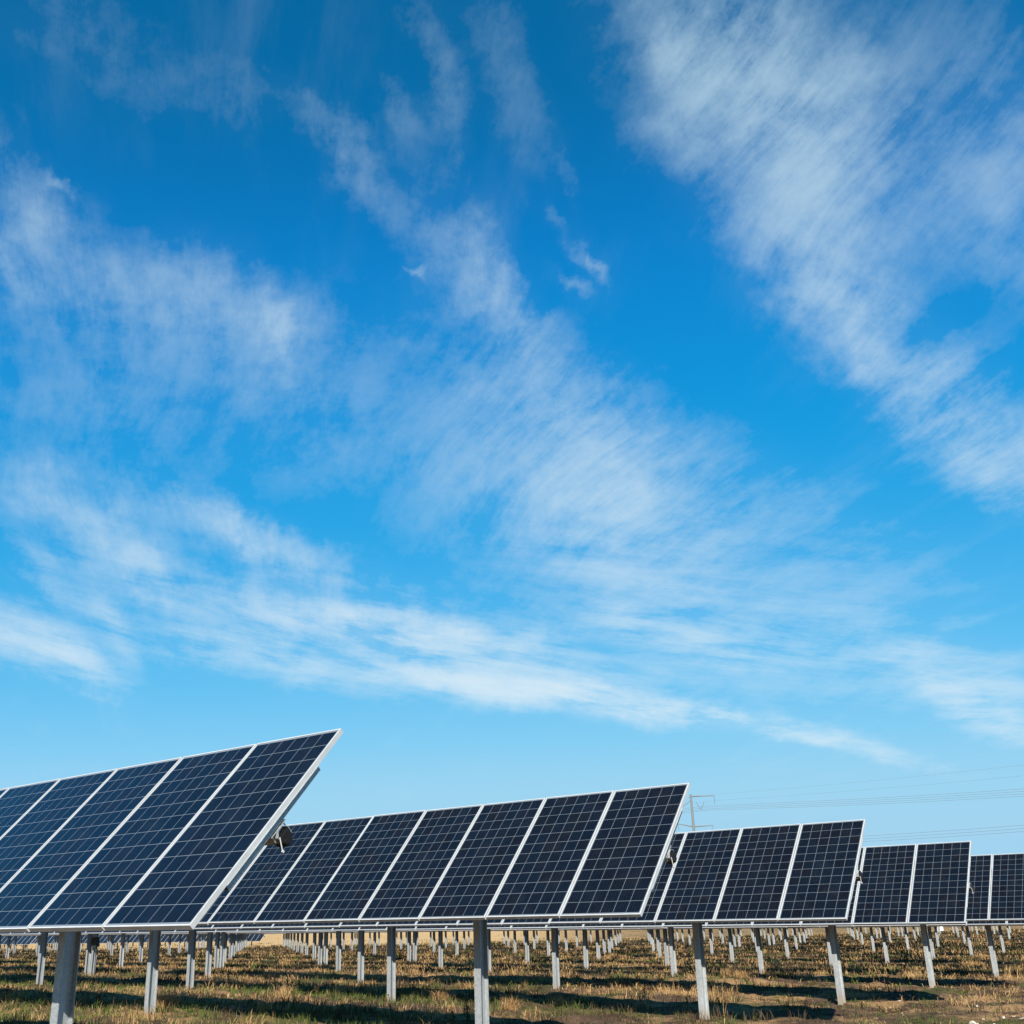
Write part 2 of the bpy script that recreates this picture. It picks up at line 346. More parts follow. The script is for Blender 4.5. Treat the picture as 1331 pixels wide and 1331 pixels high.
# ------------------------------------------------------------------ mesh helpers
def link(name, me, material=None, parent=None):
    o = bpy.data.objects.new(name, me); COL.objects.link(o)
    if material is not None:
        for mm in (material if isinstance(material, (list, tuple)) else [material]): me.materials.append(mm)
    if parent is not None: o.parent = parent
    return o
class MB:
    def __init__(s): s.v = []; s.f = []; s.mi = []
    def add(s, vs, fs, mi=0):
        k = len(s.v); s.v += [tuple(p) for p in vs]; s.f += [tuple(i+k for i in f) for f in fs]; s.mi += [mi]*len(fs); return s
    def box(s, x0, x1, y0, y1, z0, z1, mi=0, M=None):
        vs = [Vector((x, y, z)) for z in (z0, z1) for y in (y0, y1) for x in (x0, x1)]
        if M is not None: vs = [M @ p for p in vs]
        return s.add(vs, [(0, 2, 3, 1), (4, 5, 7, 6), (0, 1, 5, 4), (2, 6, 7, 3), (0, 4, 6, 2), (1, 3, 7, 5)], mi)
    def prism(s, pts, axis, a, b_, mi=0):
        # closed 2-D outline extruded along axis ('x','y','z')
        def P3(p, t): return {'x': (t, p[0], p[1]), 'y': (p[0], t, p[1]), 'z': (p[0], p[1], t)}[axis]
        k = len(pts); vs = [P3(p, a) for p in pts]+[P3(p, b_) for p in pts]
        fs = [(i, (i+1) % k, k+(i+1) % k, k+i) for i in range(k)]+[tuple(range(k-1, -1, -1)), tuple(range(k, 2*k))]
        return s.add(vs, fs, mi)
    def tube(s, pts, r, seg=8, mi=0, caps=True):
        pts = [Vector(p) for p in pts]; rs = r if isinstance(r, (list, tuple)) else [r]*len(pts)
        rings = []
        for i, p in enumerate(pts):
            d = (pts[min(i+1, len(pts)-1)]-pts[max(i-1, 0)]).normalized()
            a = d.orthogonal().normalized(); b2 = d.cross(a)
            if rings: 
                a = (pa-d*pa.dot(d)).normalized(); b2 = d.cross(a)
            pa = a
            rings.append([p+(a*math.cos(2*math.pi*k/seg)+b2*math.sin(2*math.pi*k/seg))*rs[i] for k in range(seg)])
        vs = [q for rg in rings for q in rg]; fs = []
        for i in range(len(pts)-1):
            for k in range(seg): fs.append((i*seg+k, i*seg+(k+1) % seg, (i+1)*seg+(k+1) % seg, (i+1)*seg+k))
        if caps: fs.append(tuple(range(seg-1, -1, -1))); fs.append(tuple((len(pts)-1)*seg+k for k in range(seg)))
        return s.add(vs, fs, mi)
    def mesh(s, name):
        me = bpy.data.meshes.new(name); me.from_pydata(s.v, [], s.f); me.update()
        me.polygons.foreach_set('material_index', s.mi)
        bm = __import__('bmesh').new(); bm.from_mesh(me); __import__('bmesh').ops.recalc_face_normals(bm, faces=bm.faces[:]); bm.to_mesh(me); bm.free()
        return me
def tag(o, label=None, cat=None, group=None, kind=None):
    if label: o['label'] = label
    if cat: o['category'] = cat
    if group: o['group'] = group
    if kind: o['kind'] = kind
    return o
def empty(name, loc=(0, 0, 0), rz=0):
    o = bpy.data.objects.new(name, None); COL.objects.link(o); o.location = loc; o.rotation_euler = (0, 0, rz); o.empty_display_size = .2
    return o

# ------------------------------------------------------------------ ground sheet
def axis(lo, hi, step, far, growth=1.09):
    a = list(np.arange(lo, hi+1e-6, step)); s = step
    l = [lo]; r = [a[-1]]
    while r[-1] < far: s *= growth; r.append(r[-1]+s)
    s = step
    while l[-1] > -far: s *= growth; l.append(l[-1]-s)
    return np.array(l[:0:-1]+a+r[1:])
gxs = axis(-34, -2, .11, 6000, 1.07); gys = axis(10.5, 34, .11, 6000, 1.06)
GX, GY = np.meshgrid(gxs, gys); GZ = H(GX, GY)
nx, ny = len(gxs), len(gys)
me = bpy.data.meshes.new('ground')
me.vertices.add(nx*ny); me.vertices.foreach_set('co', np.stack([GX, GY, GZ], -1).astype(np.float32).ravel())
idx = np.arange(nx*ny).reshape(ny, nx)
q = np.stack([idx[:-1, :-1], idx[:-1, 1:], idx[1:, 1:], idx[1:, :-1]], -1).reshape(-1, 4)
me.loops.add(q.size); me.loops.foreach_set('vertex_index', q.ravel().astype(np.int32))
me.polygons.add(len(q)); me.polygons.foreach_set('loop_start', np.arange(0, q.size, 4, dtype=np.int32))
me.update(calc_edges=True); me.polygons.foreach_set('use_smooth', np.ones(len(q), bool))
ground = link('ground', me, M_ground); tag(ground, kind='structure')

# ------------------------------------------------------------------ solar tracker rows
PITCH_X, MW, ML = 1.012, .992, 1.956
ROW_Y, ROW_S, ROW_X, POST_X, SPAN, HT, TH = 5.158, 5.591, -5.853, -8.519, 6.568, 2.0476, .8423
DZ = [-.077, .030, .010, -.0145, .0526]; DT = [-.009, -.0075, -.0067, .020, .003]
DX = [-.031, .0126, .026, .016, -.023]; DY = [0, -.016, -.028, .038, .063]
# laminate (origin at the lower left corner of the module, glass face 2 mm below the frame's lip)
mb = MB()
mb.box(.002, MW-.002, .002, ML-.002, -.008, -.0025)
lam_mesh = mb.mesh('laminate'); lam_mesh.materials.append(M_cell); lam_mesh.materials.append(M_back)
for pl in lam_mesh.polygons: pl.material_index = 0 if pl.normal.z > .5 else 1
# frame: four hollow-section members with mitred look (lip 13 mm wide, 40 mm deep)
def frame_mb():
    f = MB(); L = .0115; Dp = .040
    f.box(0, MW, 0, L, -Dp, 0); f.box(0, MW, ML-L, ML, -Dp, 0)
    f.box(0, L, L, ML-L, -Dp, -.0002); f.box(MW-L, MW, L, ML-L, -Dp, -.0002)
    f.box(L, L+.022, L, ML-L, -Dp, -Dp+.002); f.box(MW-L-.022, MW-L, L, ML-L, -Dp, -Dp+.002)
    return f
frame_mesh = frame_mb().mesh('module_frame'); frame_mesh.materials.append(M_alu)
mb = MB(); mb.box(-.055, .055, -.045, .045, -.030, -.0085)
mb.tube([(-.04, 0, -.02), (-.15, -.05, -.06), (-.32, -.02, -.05)], .004, 5); mb.tube([(.04, 0, -.02), (.15, -.07, -.07), (.32, -.02, -.05)], .004, 5)
jb_mesh = mb.mesh('junction_box'); jb_mesh.materials.append(M_dark)
# plain one-mesh module for the far rows
fm = frame_mb(); fm.mi = [1]*len(fm.mi); fm.box(.002, MW-.002, .002, ML-.002, -.008, -.0025, 0)
far_mod = fm.mesh('solar_panel'); far_mod.materials.append(M_cell); far_mod.materials.append(M_alu)
# mounting rail: hat section 1.20 m long lying across the torque tube under each joint
mb = MB(); t_ = .003
hat = [(-.045, 0), (-.045, -t_), (-.024, -t_), (-.024, -.048), (.024, -.048), (.024, -t_), (.045, -t_), (.045, 0), (.021, 0), (.021, -.045), (-.021, -.045), (-.021, 0)]
mb.prism(hat, 'y', -.60, .60)
rail_mesh = mb.mesh('mounting_rail'); rail_mesh.materials.append(M_galv)
mb = MB()   # U-bolt round the tube with its two threaded legs
ub = [(0, -.075*math.cos(a), -.075*math.sin(a)) for a in np.linspace(0, math.pi, 9)]
ub = [(0, -.075, .07)]+ub+[(0, .075, .07)]
mb.tube(ub, .006, 6); mb.box(-.022, .022, -.095, .095, .055, .061)
ubolt_mesh = mb.mesh('u_bolt'); ubolt_mesh.materials.append(M_galv)
# W6 pile (origin at the ground, z up; flanges face the rows' front and back)
def pile(h):
    m2 = MB(); d, bw, tf, tw = .150, .100, .008, .006
    pts = [(-bw/2, -d/2), (bw/2, -d/2), (bw/2, -d/2+tf), (tw/2, -d/2+tf), (tw/2, d/2-tf), (bw/2, d/2-tf), (bw/2, d/2), (-bw/2, d/2), (-bw/2, d/2-tf), (-tw/2, d/2-tf), (-tw/2, -d/2+tf), (-bw/2, -d/2+tf)]
    m2.prism(pts, 'z', -.5, h)
    return m2
post_h = HT-.16
post_mesh = pile(post_h).mesh('support_post'); post_mesh.materials.append(M_galv)
# bearing on top of each pile: two side plates, bolts, split ring round the tube
mb = MB()
for s_x in (-1, 1):
    mb.box(s_x*.0-.045, s_x*.0+.045, s_x*.077, s_x*.077+s_x*.008, post_h-.32, post_h+.02) if False else None
for s_y in (-1, 1):
    y0 = .0765*s_y; y1 = .0845*s_y
    mb.box(-.045, .045, min(y0, y1), max(y0, y1), post_h-.30, post_h+.055)
    for bz in (-.25, -.12):
        for bx in (-.025, .025): mb.tube([(bx, y1, post_h+bz), (bx, y1+.012*s_y, post_h+bz)], .011, 6)
ring = []
for k in range(24):
    a = 2*math.pi*k/24; ring.append((math.cos(a)*.098, HT-.045+math.sin(a)*.098))
mb.prism(ring, 'x', -.028, .028)
mb.prism([(-.0765, post_h+.004), (.0765, post_h+.004), (.0765, post_h+.02), (-.0765, post_h+.02)], 'x', -.04, .04)
bear_mesh = mb.mesh('bearing_bracket'); bear_mesh.materials.append(M_rust)
# drive post: slew gear housing, motor and control box on a twin pile
mb = MB()
mb.prism([(math.cos(a)*.17, HT-.045+math.sin(a)*.17) for a in np.linspace(0, 2*math.pi, 24, endpoint=False)], 'x', -.09, .09)
mb.tube([(0, -.17, HT-.20), (0, .20, HT-.20)], .065, 12); mb.tube([(0, .20, HT-.20), (0, .42, HT-.20)], .045, 12)
mb.box(-.11, .11, -.085, .085, post_h-.05, post_h+.01)
drive_mesh = mb.mesh('slew_drive'); drive_mesh.materials.append(M_rust)
mb = MB(); mb.box(-.13, .13, -.15, -.02, .95, 1.25); mb.box(-.135, .135, -.155, -.150, .945, 1.255)
mb.tube([(.05, -.08, .95), (.05, -.07, .5), (.03, -.04, -.1)], .016, 6)
ctrl_mesh = mb.mesh('control_box'); ctrl_mesh.materials.append(M_dark)

def tube_mesh(L, oh):
    m2 = MB(); r, k = .068, 8
    pts = [(math.cos(math.pi/8+2*math.pi*i/k)*r, math.sin(math.pi/8+2*math.pi*i/k)*r) for i in range(k)]
    inn = [(a*.92, c*.92) for a, c in pts]
    m2.prism(pts, 'x', -L, oh-.03)
    # open end
    vs = [(oh, *p) for p in pts]+[(oh, *p) for p in inn]+[(oh-.03, *p) for p in pts]+[(oh-.028, *p) for p in inn]
    fs = []
    for i in range(k):
        j = (i+1) % k; fs += [(i, j, k+j, k+i), (i, 2*k+i, 2*k+j, j), (k+i, k+j, 3*k+j, 3*k+i)]
    fs.append(tuple(3*k+i for i in range(k)))
    m2.add(vs, fs)
    return m2.mesh('torque_tube')

mb = MB()
_pts = [(-.115, -.02), (-.085, -.105), (-.02, -.14), (.06, -.12), (.105, -.06), (.115, .03), (.07, .045), (-.07, .045)]
mb.prism(_pts, 'x', -.03, .052); mb.prism([(a*.8, c*.8-.01) for a, c in _pts], 'x', .052, .085)
mb.tube([(.05, -.05, -.05), (.12, -.05, -.05)], .03, 10)
mb.v = [(a*.6-.035, b_*.62-.01, c_*.62) for a, b_, c_ in mb.v]
endb_mesh = mb.mesh('end_bearing'); endb_mesh.materials.append(M_rust)
mb = MB(); mb.tube([(.018, -.06, .03), (.018, -.108, -.055)], .0045, 6); mb.box(.012, .025, -.118, -.1, -.068, -.052)
strap_mesh = mb.mesh('strap'); strap_mesh.materials.append(M_alu)
def build_row(i, x_end, nmod, first_post, label, detail, npost, drive_at=4, y=None, group='rows of solar panels', drop=0.0):
    k = i-1
    dz = DZ[k] if k < 5 else rng.uniform(-.03, .03); dt = DT[k] if k < 5 else rng.uniform(-.01, .01)
    dy = DY[k] if k < 5 else rng.uniform(-.04, .04)
    yy = (ROW_Y+k*ROW_S+dy) if y is None else y
    Lf = float(lift(yy)) if drop == 0 else 0.0
    root = empty('solar_panel_row', (x_end, yy, drop+Lf)); root.rotation_euler = (0, -Lf/90, 0); tag(root, label, 'solar panel row', group)
    th = TH+dt; zt = HT+dz
    up_ = Vector((0, math.cos(th), math.sin(th))); nr = Vector((0, -math.sin(th), math.cos(th)))
    piv = Vector((0, 0, zt))
    tu = link('torque_tube', tube_mesh(nmod*PITCH_X-.1, .0), None, root); tu.data.materials.append(M_galv); tu.location = piv-nr*.045; tu.rotation_euler = (th, 0, 0)
    eb = bpy.data.objects.new('end_bearing', endb_mesh); COL.objects.link(eb); eb.parent = root; eb.location = piv-nr*.045; eb.rotation_euler = (th, 0, 0)
    sb = bpy.data.objects.new('strap', strap_mesh); COL.objects.link(sb); sb.parent = eb
    for q_ in range(nmod):
        jit = rng.normal(0, .0012)
        loc = piv+Vector((-q_*PITCH_X-MW, 0, 0))-up_*(ML/2+rng.normal(0, .002))+nr*(.12+rng.normal(0, .0015))
        if detail:
            po = bpy.data.objects.new('solar_panel', lam_mesh); COL.objects.link(po); po.parent = root; po.location = loc; po.rotation_euler = (th+jit, 0, 0)
            fo = bpy.data.objects.new('frame', frame_mesh); COL.objects.link(fo); fo.parent = po
            if i <= 2 or q_ < 8:
                jo = bpy.data.objects.new('junction_box', jb_mesh); COL.objects.link(jo); jo.parent = po; jo.location = (MW/2, ML*.86, 0)
        else:
            po = bpy.data.objects.new('solar_panel', far_mod); COL.objects.link(po); po.parent = root; po.location = loc; po.rotation_euler = (th+jit, 0, 0)
    nr_ = nmod+1 if detail else (0 if i > 9 else nmod+1)
    for q_ in range(min(nr_, 99)):
        xr = -q_*PITCH_X+.010 if q_ else -.040
        ro = bpy.data.objects.new('mounting_rail', rail_mesh); COL.objects.link(ro); ro.parent = root
        ro.location = piv+Vector((xr, 0, 0))+nr*(.12-.0405); ro.rotation_euler = (th, 0, 0)
        if detail and q_ < 14:
            uo = bpy.data.objects.new('u_bolt', ubolt_mesh); COL.objects.link(uo); uo.parent = ro
            uo.location = (0, 0, -(.12-.0405)-.045)
    for q_ in range(npost):
        px = first_post-q_*SPAN+(-.113 if q_ == 1 else .05 if q_ == 2 else 0)-x_end
        gz = Hs(x_end+px, yy)*.0
        twin = (q_-drive_at) % 9 == 0
        for sx2 in ((-.17, .17) if twin else (0,)):
            po = bpy.data.objects.new('support_post', post_mesh); COL.objects.link(po); po.parent = root; po.location = (px+sx2, 0, dz)
            po.rotation_euler = (rng.normal(0, .004), rng.normal(0, .005), rng.normal(0, .02))
            if not twin and i <= 12:
                bo = bpy.data.objects.new('bearing_bracket', bear_mesh); COL.objects.link(bo); bo.parent = po
        if twin:
            d_ = bpy.data.objects.new('slew_drive', drive_mesh); COL.objects.link(d_); d_.parent = root; d_.location = (px, 0, dz)
            if i != 4: continue
            c2 = bpy.data.objects.new('control_box', ctrl_mesh); COL.objects.link(c2); c2.parent = root; c2.location = (px+.5, -.1, dz); c2['label'] = 'dark control box on a thin stalk'
    return root

ORD = ['nearest', 'second', 'third', 'fourth', 'fifth', 'sixth', 'seventh', 'eighth', 'ninth', 'tenth', 'eleventh', 'twelfth', 'thirteenth', 'fourteenth', 'fifteenth', 'sixteenth', 'seventeenth', 'eighteenth', 'nineteenth', 'twentieth', 'twenty-first', 'twenty-second', 'twenty-third', 'twenty-fourth', 'twenty-fifth']
LAB = ['largest, nearest row of tilted blue solar panels with white frames at left',
       'second nearest row of tilted blue panels, ending just left of the power pole',
       'third row of tilted blue panels, its end right of the power pole',
       'fourth row of tilted blue panels, two full panels clear of the row before it',
       'fifth row of blue panels, cut off by the right edge of the photo']
NROW = 25
for i in range(1, NROW+1):
    det = i <= 5
    lab = LAB[i-1] if i <= 5 else '%s row of panels from the camera, its steel posts seen under nearer rows' % ORD[i-1]
    nm = {1: 24, 2: 40, 3: 60, 4: 76}.get(i, 90 if i <= 17 else 60)
    npst = {1: 3, 2: 6, 3: 9, 4: 11}.get(i, 14 if i <= 17 else 9)
    dx = DX[i-1] if i <= 5 else 0
    build_row(i, ROW_X+dx, nm, POST_X, lab, det, npst)
    if 10 <= i <= 18:
        build_row(i, -117, 90, -119.6, 'far left stretch of the %s row of panels from the camera' % ORD[i-1], False, 14, drive_at=6, drop=-.9)

# ------------------------------------------------------------------ vegetation (seas of blades nobody could count)
def blades(name, mats, cx, cy, hgt, lean, wid, nb, spread, seed, kind='stuff', label=None, parent=None, curve=.5, zoff=None, flat=False):
    """cx,cy: tuft positions; nb blades per tuft"""
    r = np.random.default_rng(seed); T = len(cx); n_ = T*nb
    bx = np.repeat(cx, nb)+r.normal(0, 1, n_)*np.repeat(spread, nb); by = np.repeat(cy, nb)+r.normal(0, 1, n_)*np.repeat(spread, nb)
    bz = H(bx, by)-.01
    h = np.repeat(hgt, nb)*r.uniform(.45, 1.1, n_); az = r.uniform(0, 2*np.pi, n_); ln = np.repeat(lean, nb)*r.uniform(.2, 1.4, n_)
    w = np.repeat(wid, nb)*r.uniform(.6, 1.3, n_); fa = az+r.uniform(-1, 1, n_)+np.pi/2
    V = np.empty((n_, 5, 3), np.float32)
    dxl, dyl = np.cos(az)*h*ln, np.sin(az)*h*ln; wx_, wy_ = np.cos(fa)*w/2, np.sin(fa)*w/2
    V[:, 0] = np.stack([bx-wx_, by-wy_, bz], -1); V[:, 1] = np.stack([bx+wx_, by+wy_, bz], -1)
    mx, my, mz = bx+dxl*.35, by+dyl*.35, bz+h*.6
    V[:, 2] = np.stack([mx+wx_*.8, my+wy_*.8, mz], -1); V[:, 3] = np.stack([mx-wx_*.8, my-wy_*.8, mz], -1)
    V[:, 4] = np.stack([bx+dxl, by+dyl, bz+h*(1-.3*np.minimum(ln, 1.2))], -1)
    me = bpy.data.meshes.new(name); me.vertices.add(n_*5); me.vertices.foreach_set('co', V.ravel())
    b0 = (np.arange(n_)*5)[:, None]
    lp = np.concatenate([b0+np.array([[0, 1, 2, 3]]), b0+np.array([[3, 2, 4]])], 1).ravel()
    me.loops.add(len(lp)); me.loops.foreach_set('vertex_index', lp.astype(np.int32))
    me.polygons.add(2*n_); st = np.stack([np.arange(n_)*7, np.arange(n_)*7+4], -1).ravel(); me.polygons.foreach_set('loop_start', st.astype(np.int32))
    me.update(calc_edges=True)
    o = link(name, me, mats, parent)
    if kind: o['kind'] = kind
    if label: o['label'] = label
    return o
def scatter(n, r0, r1, a0=-77, a1=2, seed=1, pw=1.0):
    r = np.random.default_rng(seed)
    u_ = r.uniform(0, 1, n); d = (r0**(2-pw)+u_*(r1**(2-pw)-r0**(2-pw)))**(1/(2-pw)) if pw != 2 else r0*(r1/r0)**u_
    a = np.radians(r.uniform(a0, a1, n)); return np.sin(a)*d, np.cos(a)*d, d, r
def bare(x, y):   # bare worked soil on the access side, right of the row ends and between
    b_ = sm(x+.55*(y-16)*.2, -13.5, -9.5)*(1-sm(y, 26, 34))
    return np.clip(b_+.4*sm(fbm(x*.35, y*.5, 77, 3), .54, .64), 0, 1)
def greenm(x, y): return sm(fbm(x*.28+5, y*.55, 55, 4), .43, .53)
def drym(x, y): return sm(fbm(x*.26+50, y*.8+3, 65, 4), .45, .53)
def strip(x, y): return np.clip(sm(y, 15.0, 15.6)*(1-sm(y, 17.6, 19))*(.55+.6*sm(fbm(x*.5, y*.8, 66, 3), .4, .55))+.7*(1-sm(y, 12.6, 13.4)), 0, 1)*sm(-x, 9, 11.5)

def layer(name, m_, nn, r0, r1, dens, hg, ln, wd, nb, sp, seed, label):
    x, y, d, r = scatter(nn, r0, r1, seed=seed, pw=1.3)
    k = r.uniform(0, 1, nn) < dens(x, y)
    x, y, d = x[k], y[k], d[k]; c = len(x)
    sc_ = np.clip(d/14, .9, 16)
    blades(name, m_, x, y, hg*r.uniform(.6, 1.4, c), np.full(c, ln)*r.uniform(.6, 1.5, c), wd*sc_, nb, np.full(c, sp)*np.clip(d/25, 1, 3), seed+100, label=label)
def cl(x, y, s, f=1.0, a=.47, b_=.55): return sm(fbm(x*f+s, y*f*1.6+s, s, 4), a, b_)
layer('green_grass', M_green, 38000, 11, 70, lambda x, y: (.03+.9*np.maximum(.8*(1-.8*drym(x, y))*greenm(x, y)*cl(x, y, 41, 1.0, .46, .54), strip(x, y)))*(1-.85*bare(x, y)), .15, .8, .0055, 10, .07, 1, 'short green grass between the rows of panels')
layer('green_grass', M_green, 9000, 60, 190, lambda x, y: .02+.9*greenm(x*.6, y*.6), .20, .8, .0050, 5, .12, 11, 'distant green grass tufts under the far rows')
layer('dry_grass', M_dry, 24000, 11, 70, lambda x, y: (.02+.95*drym(x, y)*cl(x, y, 43, 1.0, .36, .44))*(1-.85*bare(x, y))*(1-.9*strip(x, y)), .14, 1.2, .0052, 10, .08, 2, 'flattened straw coloured dry grass in patches')
layer('dry_grass', M_dry, 3000, 13, 90, lambda x, y: (.15+drym(x, y))*(1-.8*bare(x, y))*(1-.85*strip(x, y)), .24, 1.1, .0050, 46, .11, 22, 'golden dry grass clumps standing above the patches')
layer('dry_grass', M_dry, 13000, 50, 190, lambda x, y: .02+.95*cl(x, y, 143, .35, .46, .52), .24, 1.0, .0056, 6, .15, 12, 'distant straw coloured dry grass under the far rows')
layer('dry_grass', M_dry, 9000, 150, 360, lambda x, y: .05+.95*cl(x, y, 143, .2, .46, .52), .35, 1.0, .0060, 3, .2, 13, 'far straw coloured grass beyond the last rows')
layer('weed_cover', M_olive, 26000, 11, 80, lambda x, y: (.10+.9*cl(x, y, 88, .5))*(1-.75*bare(x, y))*(1-.85*drym(x, y)), .15, .7, .011, 7, .06, 3, 'low olive weeds covering the soil')
layer('weed_cover', M_olive, 14000, 60, 260, lambda x, y: (.02+.95*cl(x, y, 188, .3, .42, .5))*(1-.95*cl(x, y, 143, .35, .46, .52)), .26, .7, .008, 6, .14, 33, 'distant dark weeds under the far rows')
layer('dead_stalks', M_dead, 22000, 11, 110, lambda x, y: (.10+.9*cl(x, y, 98, .7, .44, .52))*(1-.8*drym(x, y))*(1-.6*bare(x, y))*(1-.6*strip(x, y)), .20, .5, .0080, 8, .08, 4, 'dead brown stalks standing among the grass')
layer('soil_litter', M_dead, 16000, 10.5, 34, lambda x, y: .4+.55*bare(x, y), .035, 2.4, .014, 5, .12, 6, 'flat plant litter lying on the bare soil')
layer('straw_litter', M_dry, 9000, 10.5, 34, lambda x, y: .05+.7*bare(x, y)*sm(fbm(x*.9, y*1.6, 45, 3), .52, .6), .035, 2.2, .006, 6, .10, 7, 'loose straw lying on the bare soil')
layer('green_grass', M_green, 5000, 11, 34, lambda x, y: .85*bare(x, y)*sm(fbm(x*.5+3, y*1.1, 145, 3), .50, .58), .10, .8, .0055, 9, .06, 8, 'thin green sprouts on the bare soil')

# ---- single dry tussocks and tall weeds one can tell apart
def gp(px, py, z=0.0):
    """ground point on the terrain seen along a picture direction (used only while laying out the plan)"""
    a = (px-CX)/F; b_ = (py-CY)/F
    a, b_ = cr*a+sr*b_, -sr*a+cr*b_
    v = right*a+fwd+up*(-b_)
    t = (z-EYE)/v.z
    return v.x*t, v.y*t
TUSS = [(575, 1303, .34, 'golden dry grass tussock in the green grass just left of the middle post'),
        (945, 1300, .42, 'pale dry seed stalk tussock standing right of the second nearest end post'),
        (668, 1313, .30, 'dry golden tussock on the soil right of the middle post'),
        (722, 1306, .32, 'golden dry tussock at the shadow edge, right one of a pair'),
        (212, 1322, .40, 'long straw tussock leaning against the foot of the left thick post'),
        (960, 1276, .30, 'low wide golden tussock in front of the row shadow near the slanting posts'),
        (415, 1268, .26, 'small straw tussock in the gap between the post lines'),
        (1180, 1268, .26, 'straw tussock beside the bare soil at right'),
        (318, 1278, .26, 'flat straw clump behind the left panel corner')]
for kk, (px, py, hh, lab) in enumerate(TUSS):
    x0, y0 = gp(px, py); root = empty('dry_tussock', (x0, y0, Hs(x0, y0))); tag(root, lab, 'grass tussock', 'dry grass tussocks')
    o = blades('blades', M_dry, np.array([x0]*3)+rng.normal(0, .12, 3), np.array([y0]*3)+rng.normal(0, .08, 3), np.array([hh]*3), np.array([.9]*3), np.array([.006]*3), 70, np.array([.07]*3), 300+kk, kind=None)
    o.parent = root; o.matrix_parent_inverse = Matrix.Translation(-Vector(root.location))
WEEDS = [(608, 1330, .42, 0, 'dark dead weed in the shadow left of the middle post'), (837, 1296, .34, 0, 'dark upright dead weed standing in the row shadow'),
         (942, 1332, .62, 1, 'tall thin yellowish weed stalk right of the second slanting post'), (411, 1297, .30, 0, 'small black looking dead weed on the green strip'),
         (651, 1316, .34, 2, 'pale curled grass stalk just right of the middle post'), (1300, 1300, .46, 1, 'tall thin weed at the right side of the bare soil'),
         (127, 1312, .34, 0, 'bushy dead weed right of the thick left post'), (503, 1311, .40, 2, 'thin curved stalks at the foot of the post left of centre'),
         (8, 1300, .40, 0, 'dark dead weed clump at the left edge'), (1078, 1290, .30, 1, 'small green yellow weed left of the slanting post')]
for kk, (px, py, hh, kd, lab) in enumerate(WEEDS):
    x0, y0 = gp(px, py); z0 = Hs(x0, y0); root = empty('weed', (x0, y0, z0)); tag(root, lab, 'weed', 'tall weeds')
    st = MB(); lf = MB(); rr = random.Random(kk)
    ns = 5 if kd == 0 else (3 if kd == 2 else 2)
    for s in range(ns):
        a = rr.uniform(0, 6.28); ln = rr.uniform(.05, .3)*(1.6 if kd == 2 else 1); hs = hh*rr.uniform(.6, 1)
        pts = []
        for t in np.linspace(0, 1, 7):
            bend = ln*t*t*(1+(1.5*t if kd == 2 else 0))
            zz = hs*(t-(.5*t**4 if kd == 2 else 0))
            pts.append((math.cos(a)*bend*hs*1.2+rr.uniform(-.006, .006), math.sin(a)*bend*hs*1.2+rr.uniform(-.006, .006), zz-.02))
        st.tube(pts, [.005*(1-.7*t) for t in np.linspace(0, 1, 7)], 5)
        for L_ in range(16 if kd == 0 else (12 if kd == 1 else 5)):
            t = rr.uniform(.25, 1); p0_ = Vector(pts[int(t*6)])+Vector((0, 0, rr.uniform(0, .03)))
            la = rr.uniform(0, 6.28); ll = rr.uniform(.03, .075)*(1 if kd == 0 else .8); dr = Vector((math.cos(la), math.sin(la), rr.uniform(-.5, .8))).normalized()
            sd = dr.cross(Vector((0, 0, 1))).normalized()*ll*rr.uniform(.14, .3)
            lf.add([p0_, p0_+dr*ll*.5+sd, p0_+dr*ll+Vector((0, 0, -.01)), p0_+dr*ll*.5-sd], [(0, 1, 2, 3)])
    link('stem', st.mesh('stem'), M_dead if kd == 0 else M_dry, root); link('leaves', lf.mesh('leaves'), [M_dead, M_olive, M_dry][kd], root)

# ---- stones
M_stone, n, b = mat('pale_stone', .9, 0)
ge = n.new('ShaderNodeNewGeometry').outputs['Position']
n.l.new(n.mix(n.noise(ge, 30, 5, .6), (.30, .26, .21), (.55, .51, .45)), b.inputs['Base Color'])
def stone_mesh(seed, s):
    bm = __import__('bmesh').new(); __import__('bmesh').ops.create_icosphere(bm, subdivisions=2, radius=1)
    rr = random.Random(seed); ax = Vector((rr.uniform(.8, 1.3), rr.uniform(.7, 1), rr.uniform(.45, .7)))
    from mathutils import noise as mn
    for v_ in bm.verts:
        k_ = 1+.38*mn.noise(v_.co*1.4+Vector((seed*3.1, 0, 0)))+.15*mn.noise(v_.co*3.5+Vector((0, seed, 0)))
        v_.co = Vector((v_.co.x*ax.x, v_.co.y*ax.y, v_.co.z*ax.z))*k_*s
    me = bpy.data.meshes.new('stone'); bm.to_mesh(me); bm.free(); me.materials.append(M_stone); return me
SM = [stone_mesh(s, 1) for s in range(5)]
ST = []
rs = random.Random(5)
for k in range(24): ST.append((rs.uniform(1262, 1352), rs.uniform(1322, 1335)-abs(rs.gauss(0, 2)), rs.uniform(.022, .05), 'a'))
for px, py, s in [(1157, 1301, .045), (1182, 1291, .03), (1168, 1297, .035), (1173, 1294, .024), (1298, 1266, .045), (1270, 1308, .03), (1152, 1294, .026), (1143, 1283, .022), (1208, 1291, .024), (1263, 1296, .026), (1197, 1299, .018), (1125, 1289, .02)]: ST.append((px, py, s, 'b'))
